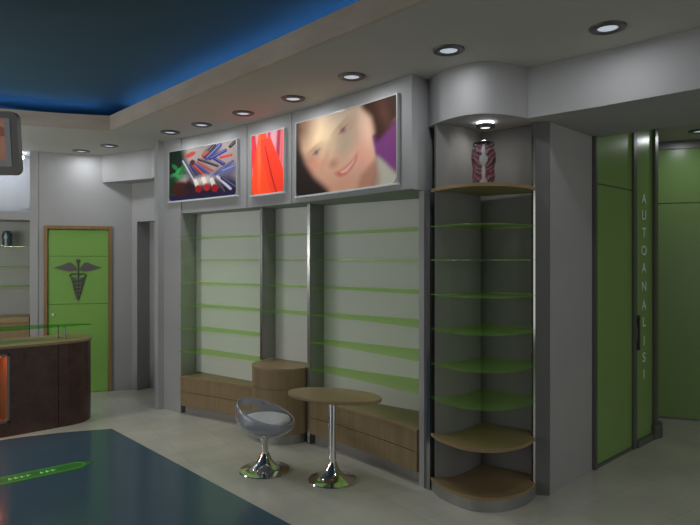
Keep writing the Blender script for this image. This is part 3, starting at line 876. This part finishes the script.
add_box(bm, 0.70, 1.51, YF + 0.36, YB, 0.135, 0.795)
link_mesh('body', bm, M['marble'], ct)
bm = bmesh.new()
for a in ((0.70, 1.51, YF - 0.008, YF + 0.006, 0.135, 0.155), (0.70, 1.51, YF - 0.008, YF + 0.006, 0.775, 0.795), (1.490, 1.51, YF - 0.008, YF + 0.006, 0.135, 0.795)):
    add_box(bm, *a)
link_mesh('niche_frame', bm, M['dark_steel'], ct)
bm = bmesh.new()
add_box(bm, 0.702, 1.508, YF + 0.345, YF + 0.358, 0.136, 0.794)
add_box(bm, 0.702, 1.508, YF + 0.01, YF + 0.345, 0.136, 0.150)
add_box(bm, 1.495, 1.508, YF + 0.01, YF + 0.345, 0.150, 0.780)
add_box(bm, 0.702, 1.508, YF + 0.01, YF + 0.345, 0.780, 0.794)
link_mesh('niche_lining', bm, M['wood'], ct)
link_mesh('niche_lamp', box(0.78, 1.44, YF + 0.04, YF + 0.07, 0.765, 0.779), M['niche_lamp'], ct)
top = [p for p in cap_outline(XL, XE, YF, YB, 0, 22, 0.012)]
link_mesh('countertop', prism(top, 0.846, 0.870, bev=0.003), M['wood_top'], ct)
gl_out = catmull([(0.1, 6.30), (0.8, 6.47), (1.40, 6.57), (1.9, 6.60), (2.345, 6.62)], 6) + catmull([(2.345, 6.62), (2.10, 6.80), (1.5, 6.94), (0.1, 6.98)], 6)[1:]
link_mesh('glass_tier', prism(gl_out, 1.000, 1.012), M['green_edge'], ct)
for (x, y) in ((2.085, 6.655), (2.055, 6.785), (0.9, 6.60), (0.9, 6.85)):
    link_mesh('standoff', lathe([(0, 0.870), (0.022, 0.870), (0.022, 0.876), (0.011, 0.880), (0.011, 0.992), (0.018, 0.996), (0.018, 1.000), (0, 1.000)], x, y, seg=16), M['steel'], ct, smooth=True)

# ---------------------------------------------------------------- green door with the winged-staff emblem (local: x along the wall, y into the room, z up)
def local_thing(name, label, cat, s, n=0.0, kind=None):
    p = Wp(s, n)
    o = thing(name, label, cat, (p[0], p[1], 0), math.atan2(WU.y, WU.x), local=True)
    if kind: o['kind'] = kind
    return o
dr = local_thing('door_1', 'lime green glass door in oak frame with grey winged-staff emblem', 'door', DS0, kind='structure')
dw = DS1 - DS0
# local y axis points away from the room (rotation maps +y to the wall's back), so the room side is -y
bm = bmesh.new()
add_box(bm, 0.0, 0.042, -0.025, 0.05, 0, DH)
add_box(bm, dw - 0.042, dw, -0.025, 0.05, 0, DH)
add_box(bm, 0.042, dw - 0.042, -0.025, 0.05, DH - 0.042, DH)
link_mesh('door_frame', bm, M['wood_frame'], dr)
leaf = bmesh.new()
zs = [0.006, 1.142, 1.750, DH - 0.045]
for a, b_ in zip(zs, zs[1:]):
    add_box(leaf, 0.045, dw - 0.045, 0.0, 0.03, a, b_ - 0.005, bev=0.002)
link_mesh('door_leaf', leaf, M['green_door'], dr)
link_mesh('leaf_backing', box(0.05, dw - 0.05, 0.031, 0.045, 0.006, DH - 0.05), M['green_wall'], dr)
link_mesh('door_knob', lathe([(0, -0.012), (0.012, -0.012), (0.016, 0), (0.012, 0.012), (0, 0.012)], seg=16), M['white_knob'], dr, smooth=True)
kn = dr.children[-1] if False else [o for o in bpy.data.objects if o.name.startswith('door_knob')][0]
kn.location = (0.105, -0.02, 1.01); kn.rotation_euler = (R(90), 0, 0)
# emblem, centre line x = ex
ex = 0.548 - DS0
def flat(bm, pts, y0=-0.010, y1=-0.001):
    lo = [bm.verts.new((x, y0, z)) for x, z in pts]; hi = [bm.verts.new((x, y1, z)) for x, z in pts]
    bm.faces.new(lo); bm.faces.new(hi)
    for i in range(len(pts)):
        bm.faces.new((lo[i], lo[(i + 1) % len(pts)], hi[(i + 1) % len(pts)], hi[i]))
em = bmesh.new()
for s in (-1, 1):
    wing = [(0.026, 1.600), (0.046, 1.632), (0.075, 1.664), (0.115, 1.668), (0.16, 1.645), (0.21, 1.625), (0.282, 1.602), (0.235, 1.590), (0.18, 1.572), (0.12, 1.556), (0.075, 1.556), (0.030, 1.566), (0.012, 1.58)]
    flat(em, [(ex + s * x, z) for x, z in wing])
bmesh.ops.create_uvsphere(em, u_segments=16, v_segments=10, radius=0.027, matrix=Matrix.Translation((ex, -0.012, 1.690)) @ Matrix.Diagonal((1, 0.5, 0.85, 1)))
add_tube(em, [(ex, -0.010, 1.67), (ex, -0.010, 1.40), (ex, -0.010, 1.18)], [0.009, 0.009, 0.004], 8)
for s in (-1, 1):
    pts = [(ex + s * 0.015, -0.011, 1.520), (ex + s * 0.07, -0.011, 1.527), (ex + s * 0.098, -0.011, 1.505), (ex + s * 0.08, -0.011, 1.478), (ex + s * 0.03, -0.011, 1.462)]
    add_tube(em, pts, 0.010, 6)
    pz = lin(1.462, 1.20, 110)
    pts = []
    for z_ in pz:
        u_ = (1.462 - z_) / 0.262
        amp = 0.068 * (1 - u_) ** 0.85 + 0.006
        pts.append((ex + s * amp * math.cos(u_ * 2 * PI * 5.5), -0.011, z_ - 0.012 * math.sin(u_ * 2 * PI * 5.5)))
    add_tube(em, pts, [0.0135 - 0.006 * k / 109 for k in range(110)], 6)
o = link_mesh('emblem', em, M['emblem'], dr, smooth=True)
o['label'] = 'dark grey winged staff with twisting snakes'

# ---------------------------------------------------------------- display niche left of the door
t = local_thing('niche_cabinet', 'oak base cabinet with projecting sill below the lit wall niche', 'cabinet', -0.80)
link_mesh('sill', box(-0.78, 0.79, -0.03, 0.49, 0.925, 0.985), M['wood_top'], t)
link_mesh('body', box(-0.78, 0.785, 0.0, 0.49, 0, 0.925), M['wood'], t)
for k, z in enumerate((1.875, 1.615, 1.365)):
    g = local_thing('niche_glass_shelf', '%s glass shelf inside the wall niche left of the green door' % ('top', 'middle', 'bottom')[k], 'shelf', -0.80)
    g['group'] = 'glass shelves in the wall niche'
    g.location.z = z
    link_mesh('glass', box(-0.78, 0.785, 0.22, 0.495, -0.004, 0.004), M['green_shelf'], g)
p = Wp(-0.33, -0.33)
jar('small dark and pale jar on the top glass shelf of the wall niche', p[0], p[1], 1.880, 0.20, 0.065, R(240), ((0.03, 0.05, 0.04), (0.02, 0.02, 0.02), (0.16, 0.22, 0.24), (0.35, 0.45, 0.50)))
# lamp inside the upper niche, hidden behind its lintel
t = local_thing('niche_light', 'cool white strip lamp at the top of the bright upper niche', 'lamp', -0.80)
t.location.z = 2.98
link_mesh('tube', box(-0.7, 0.7, 0.10, 0.14, 0, 0.03), M['white_lamp'], t)

# ---------------------------------------------------------------- hanging monitor
mc = Vector((1.175, 4.785, 2.545))
t = thing('ceiling_monitor', 'rounded grey monitor hanging from the ceiling, half in view', 'monitor', (0, 0, 0), 0, local=True)
rt = Vector((math.cos(R(-43)), math.sin(R(-43)), 0))
MW = 0.66
ctr = mc - rt * (MW / 2)
t.location = ctr
t.rotation_euler = (R(7), 0, R(-38))
def round_rect(w_, h_, r_, n=6):
    pts = []
    for cx, cz, a0 in ((w_ / 2 - r_, h_ / 2 - r_, 0), (-w_ / 2 + r_, h_ / 2 - r_, 90), (-w_ / 2 + r_, -h_ / 2 + r_, 180), (w_ / 2 - r_, -h_ / 2 + r_, 270)):
        for k in range(n + 1):
            a = R(a0 + 90 * k / n); pts.append((cx + r_ * math.cos(a), cz + r_ * math.sin(a)))
    return pts
bm = bmesh.new(); flat(bm, round_rect(MW, 0.455, 0.05), -0.02, 0.04)
link_mesh('casing', bm, M['bezel'], t, smooth=True)
bm = bmesh.new(); cl = bm.loops.layers.float_color.new('paint')
def scr(u, v):
    if u > 0.93: c = (0.16, 0.17, 0.17)
    elif v < 0.12: c = (0.15, 0.155, 0.15)
    else:
        c = (0.30, 0.15, 0.10)
        d = math.hypot((u - 0.86) / 0.10, (v - 0.60) / 0.35)
        if d < 1: c = (0.33, 0.16, 0.11)
        d = math.hypot((u - 0.90) / 0.05, (v - 0.72) / 0.10)
        if d < 1: c = (0.20, 0.08, 0.055)
    return (*c, 1)
nx, nz_ = 60, 40
g = [[bm.verts.new((-0.29 + 0.57 * i / nx, -0.024, -0.165 + 0.345 * j / nz_)) for i in range(nx + 1)] for j in range(nz_ + 1)]
for j in range(nz_):
    for i in range(nx):
        f = bm.faces.new((g[j][i], g[j][i + 1], g[j + 1][i + 1], g[j + 1][i]))
        for lp in f.loops: lp[cl] = scr((i + .5) / nx, (j + .5) / nz_)
me = bpy.data.meshes.new('screen'); bm.to_mesh(me); bm.free()
o = bpy.data.objects.new('screen', me); C.objects.link(o); o.parent = t; me.materials.append(vcol('screen_image', 0.35, 0.3))
bm = tube([(0, 0.02, 0.2), (0, 0.02, 0.86)], 0.02, 12)
link_mesh('hanging_pole', bm, M['steel'], t)
link_mesh('speaker_foot', lathe([(0, -0.03), (0.04, -0.03), (0.05, -0.02), (0.05, 0.0), (0, 0.0)], seg=20), M['bezel'], t, smooth=True).location = (0.12, 0.01, -0.222)

# ---------------------------------------------------------------- green glass doors on the right
yD = 2.18
t = thing('glass_door', 'green glass door leaf with steel frame beside the grey return wall', 'door', (5.13, yD, 0))
bm = bmesh.new()
add_box(bm, 4.728, 4.760, yD - 0.02, yD + 0.03, 0, 2.968)
add_box(bm, 5.490, 5.560, yD - 0.02, yD + 0.03, 0, 2.968)
add_box(bm, 4.760, 5.490, yD - 0.01, yD + 0.03, 0, 0.025)
link_mesh('frame', bm, M['dark_steel'], t)
bm = bmesh.new()
add_box(bm, 4.762, 5.488, yD, yD + 0.016, 0.027, 2.318)
add_box(bm, 4.762, 5.488, yD, yD + 0.016, 2.330, 2.966)
link_mesh('glass', bm, M['green_door2'] if 'green_door2' in M else M['green_wall'], t)
link_mesh('pane_joint', box(4.762, 5.488, yD + 0.004, yD + 0.02, 2.316, 2.332), M['dark_steel'], t)
for zz in (1.17, 1.04):
    link_mesh('fixing_bolt', lathe([(0, 0), (0.014, 0), (0.014, 0.012), (0, 0.012)], seg=14), M['dark_steel'], t).location = (5.44 - 5.13, -0.002, zz)
for o in [o for o in t.children if o.name.startswith('fixing_bolt')]: o.rotation_euler = (R(90), 0, 0)

t = thing('glass_door', 'narrow green glass door lettered AUTOANALISI with dark pull handle', 'door', (5.79, yD, 0))
bm = bmesh.new()
add_box(bm, 5.965, 6.035, yD - 0.03, yD + 0.03, 0, 2.968)
add_box(bm, 5.562, 5.965, yD - 0.03, yD + 0.03, 0, 0.06)
link_mesh('frame', bm, M['dark_steel'], t)
link_mesh('foot_guard', prism([(5.94, yD - 0.035), (6.08, yD - 0.055), (6.14, yD - 0.01), (6.12, yD + 0.03), (5.94, yD + 0.03)], 0, 0.14), M['dark_steel'], t)
link_mesh('glass', box(5.563, 5.963, yD, yD + 0.016, 0.061, 2.966), M['green_wall'], t)
bm = tube([(5.580, yD - 0.012, 1.18), (5.580, yD - 0.022, 1.18), (5.580, yD - 0.022, 0.90), (5.580, yD - 0.012, 0.90)], 0.014, 8)
add_box(bm, 5.566, 5.594, yD - 0.034, yD - 0.022, 0.885, 1.20)
link_mesh('pull_handle', bm, M['ceramic_dark'], t)
def text_bm(s, size, sx=1.0):
    cu_ = bpy.data.curves.new('txt', 'FONT'); cu_.body = s; cu_.size = size; cu_.extrude = 0.0015; cu_.offset = 0.002; cu_.align_x = 'CENTER'; cu_.align_y = 'CENTER'
    ob = bpy.data.objects.new('txt', cu_); C.objects.link(ob)
    dg = bpy.context.evaluated_depsgraph_get()
    me_ = bpy.data.meshes.new_from_object(ob.evaluated_get(dg))
    b2 = bmesh.new(); b2.from_mesh(me_)
    bpy.data.objects.remove(ob); bpy.data.meshes.remove(me_)
    bmesh.ops.scale(b2, verts=b2.verts, vec=(sx, 1, 1))
    return b2
let_y = [199, 215.5, 233, 251, 268.5, 287, 305.5, 322.5, 341.5, 358, 375]
for ch, py in zip('AUTOANALISI', let_y):
    z_ = 1.7 + (260 - py) * 0.00925
    b2 = text_bm(ch, 0.125, 1.25)
    bmesh.ops.rotate(b2, verts=b2.verts, matrix=Matrix.Rotation(R(90), 3, 'X'))
    bmesh.ops.translate(b2, verts=b2.verts, vec=(5.755, yD - 0.004, z_))
    link_mesh('letter', b2, M['letter'], t)

# far green glazed wall with lintel
far = [(6.10, 3.60), (6.45, 3.00), (6.77, 2.47), (7.00, 2.05), (7.60, 0.95), (8.10, 0.0)]
def thick(path, d):
    return path + [(x + d, y + d * 0.6) for x, y in path[::-1]]
bm = bmesh.new()
add_prism(bm, thick(far, 0.05), 0.02, 2.300)
add_prism(bm, thick(far, 0.05), 2.312, 2.885)
add_prism(bm, thick([(x + 0.02, y + 0.012) for x, y in far], 0.03), 2.296, 2.316)
struct('wall_green_glass', bm, M['green_wall'], 'dark green glazed wall at the end of the right passage', 'wall')
struct('trim_5', prism(thick([(x - 0.02, y - 0.012) for x, y in far], 0.09), 2.885, 2.968), M['dark_steel'])
struct('baseboard_passage', prism(thick([(x - 0.01, y - 0.006) for x, y in far], 0.07), 0, 0.02), M['dark_steel'])

# ---------------------------------------------------------------- floor sign (illegible lettering: only dashes can be made out)
sg = thing('floor_sign', 'long bright green arrow-ended strip sign on the blue floor', 'sign', (1.0, 5.17, 0.003), R(-3), local=True)
bm = bmesh.new()
add_prism(bm, [(-1.6, -0.10), (0.72, -0.10), (0.80, -0.02), (0.835, 0.0), (0.80, 0.03), (0.72, 0.10), (-1.6, 0.10)], 0.0, 0.002)
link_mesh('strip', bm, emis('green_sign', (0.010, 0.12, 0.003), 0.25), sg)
bm = bmesh.new()
for y in (-0.072, 0.066):
    add_box(bm, -1.6, 0.70, y, y + 0.008, 0.002, 0.003)
add_tube(bm, [(0.70, 0.070, 0.003), (0.745, 0.045, 0.003), (0.765, 0.01, 0.003), (0.745, -0.03, 0.003), (0.70, -0.068, 0.003)], 0.004, 6)
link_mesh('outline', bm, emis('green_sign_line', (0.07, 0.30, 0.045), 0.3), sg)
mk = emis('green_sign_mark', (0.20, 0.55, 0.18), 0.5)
x = -1.55
rnd = random.Random(5)
while x < 0.56:
    for k in range(rnd.choice((3, 4, 2, 4))):
        h_ = 0.018 + rnd.random() * .008
        bm = prism([(x, -0.022), (x + 0.012, -0.022), (x + 0.012, -0.006), (x + 0.030, -0.006), (x + 0.030, 0.003), (x + 0.012, 0.003), (x + 0.012, h_), (x, h_)], 0.002, 0.003)
        link_mesh('marking', bm, mk, sg)
        x += 0.042
    x += 0.055

# ---------------------------------------------------------------- recessed ceiling lamps
LAMP = {}
def downlight(label, x, y, z, watt, first=None):
    if first is None:
        t = thing('ceiling_lamp', label, 'ceiling lamp', (x, y, z), group='recessed ceiling lamps', local=True)
        link_mesh('ring', lathe([(0.058, 0.0), (0.058, -0.010), (0.070, -0.016), (0.098, -0.010), (0.102, 0.0)], seg=40), M['ring'], t, smooth=True)
        link_mesh('lens', lathe([(0, -0.004), (0.045, -0.006), (0.060, -0.003)], seg=32), M['lens'], t, smooth=True)
        ld = bpy.data.lights.new('lamp_light', 'AREA'); ld.shape = 'DISK'; ld.size = 0.11; ld.energy = watt; ld.color = LAMP_COL
        lo = bpy.data.objects.new('lamp_light', ld); C.objects.link(lo); lo.parent = t; lo.location = (0, 0, -0.018)
        return t
    t = first.copy(); C.objects.link(t); t.location = (x, y, z); t['label'] = label
    for ch in first.children:
        c = ch.copy(); C.objects.link(c); c.parent = t
    return t
spots = [(2.60, 7.68, 'ceiling lamp over the rear wall, farthest left of the row'),
         (2.72, 7.10, 'second ceiling lamp from the left, before the low rear bulkhead'),
         (2.90, 5.90, 'ceiling lamp above the left edge of the lipstick picture'),
         (2.97, 5.36, 'ceiling lamp above the right half of the lipstick picture'),
         (3.02, 4.68, 'ceiling lamp above the narrow red picture'),
         (3.05, 3.97, 'ceiling lamp above the left edge of the woman\'s face picture'),
         (3.00, 3.20, 'ceiling lamp above the right half of the woman\'s face picture'),
         (3.08, 2.37, 'ceiling lamp in front of the rounded bulkhead nose'),
         (3.46, 1.51, 'nearest ceiling lamp, beside the straight bulkhead on the right')]
L0 = downlight(spots[0][2], spots[0][0], spots[0][1], CEIL, LAMP_W)
for x, y, lab in spots[1:]:
    downlight(lab, x, y, CEIL, LAMP_W, L0)
downlight('ceiling lamp in the passage before the far green wall', 6.50, 1.93, 2.97, LAMP_W, L0)
# the same lamps continue round the rest of the shop, behind the viewer
for x, y in ((3.1, -0.6), (0.2, -2.9), (-2.2, -2.9), (-3.6, 0.0), (-3.6, 3.0), (-3.6, 6.0), (-1.5, 7.4), (0.6, 7.4)):
    downlight('recessed ceiling lamp elsewhere in the ceiling ring, outside the photo', x, y, CEIL, LAMP_W, L0)

# globe pendants added over the counter, unseen, as fill for the display wall
for x, lab in ((0.30, 'white fill globe pendant added over the right part of the counter, unseen'), (-0.55, 'white fill globe pendant added over the middle of the counter, unseen'), (-1.4, 'white fill globe pendant added over the left part of the counter, unseen')):
    t = thing('fill_pendant', lab, 'added pendant lamp', (x, 6.35, 2.10), local=True)
    bm = bmesh.new(); bmesh.ops.create_uvsphere(bm, u_segments=24, v_segments=14, radius=0.11)
    g = link_mesh('globe', bm, emis('globe_glass', (1.0, 0.98, 0.94), 1.2), t, smooth=True); g.visible_shadow = True
    link_mesh('cord', tube([(0, 0, 0.11), (0, 0, 1.26)], 0.006, 6), M['ring'], t)
    ld = bpy.data.lights.new('lamp_light', 'POINT'); ld.shadow_soft_size = 0.13; ld.energy = FILL_PEND; ld.color = (1, 0.985, 0.95)
    lo = bpy.data.objects.new('lamp_light', ld); C.objects.link(lo); lo.parent = t; lo.location = (0, 0, -0.26)

# surface spot under the nose
t = thing('spot_lamp', 'small dark round surface spot glowing under the bulkhead nose', 'spot lamp', (3.665, 2.49, LOW), local=True)
link_mesh('housing', lathe([(0.0, -0.016), (0.036, -0.016), (0.036, -0.040), (0.040, -0.044), (0.066, -0.042), (0.068, -0.020), (0.060, -0.014), (0.0, -0.014)], seg=36), M['ring'], t, smooth=True)
link_mesh('stem', lathe([(0, 0), (0.015, 0), (0.015, -0.015), (0, -0.015)], seg=16), M['ring'], t)
link_mesh('lens', lathe([(0, -0.040), (0.034, -0.040)], seg=28), M['lens_hot'], t)
link_mesh('halo_ring', lathe([(0.050, -0.012), (0.058, -0.012), (0.058, -0.008), (0.050, -0.008), (0.050, -0.012)], seg=32), emis('halo_ring_glow', (0.9, 0.95, 1.0), 14.0), t)
ld = bpy.data.lights.new('lamp_light', 'AREA'); ld.shape = 'DISK'; ld.size = 0.06; ld.energy = 0.8; ld.color = (1, 0.97, 0.92)
lo = bpy.data.objects.new('lamp_light', ld); C.objects.link(lo); lo.parent = t; lo.location = (0, 0, -0.046)

for o in bpy.data.objects:
    if '_local' in o: del o['_local']
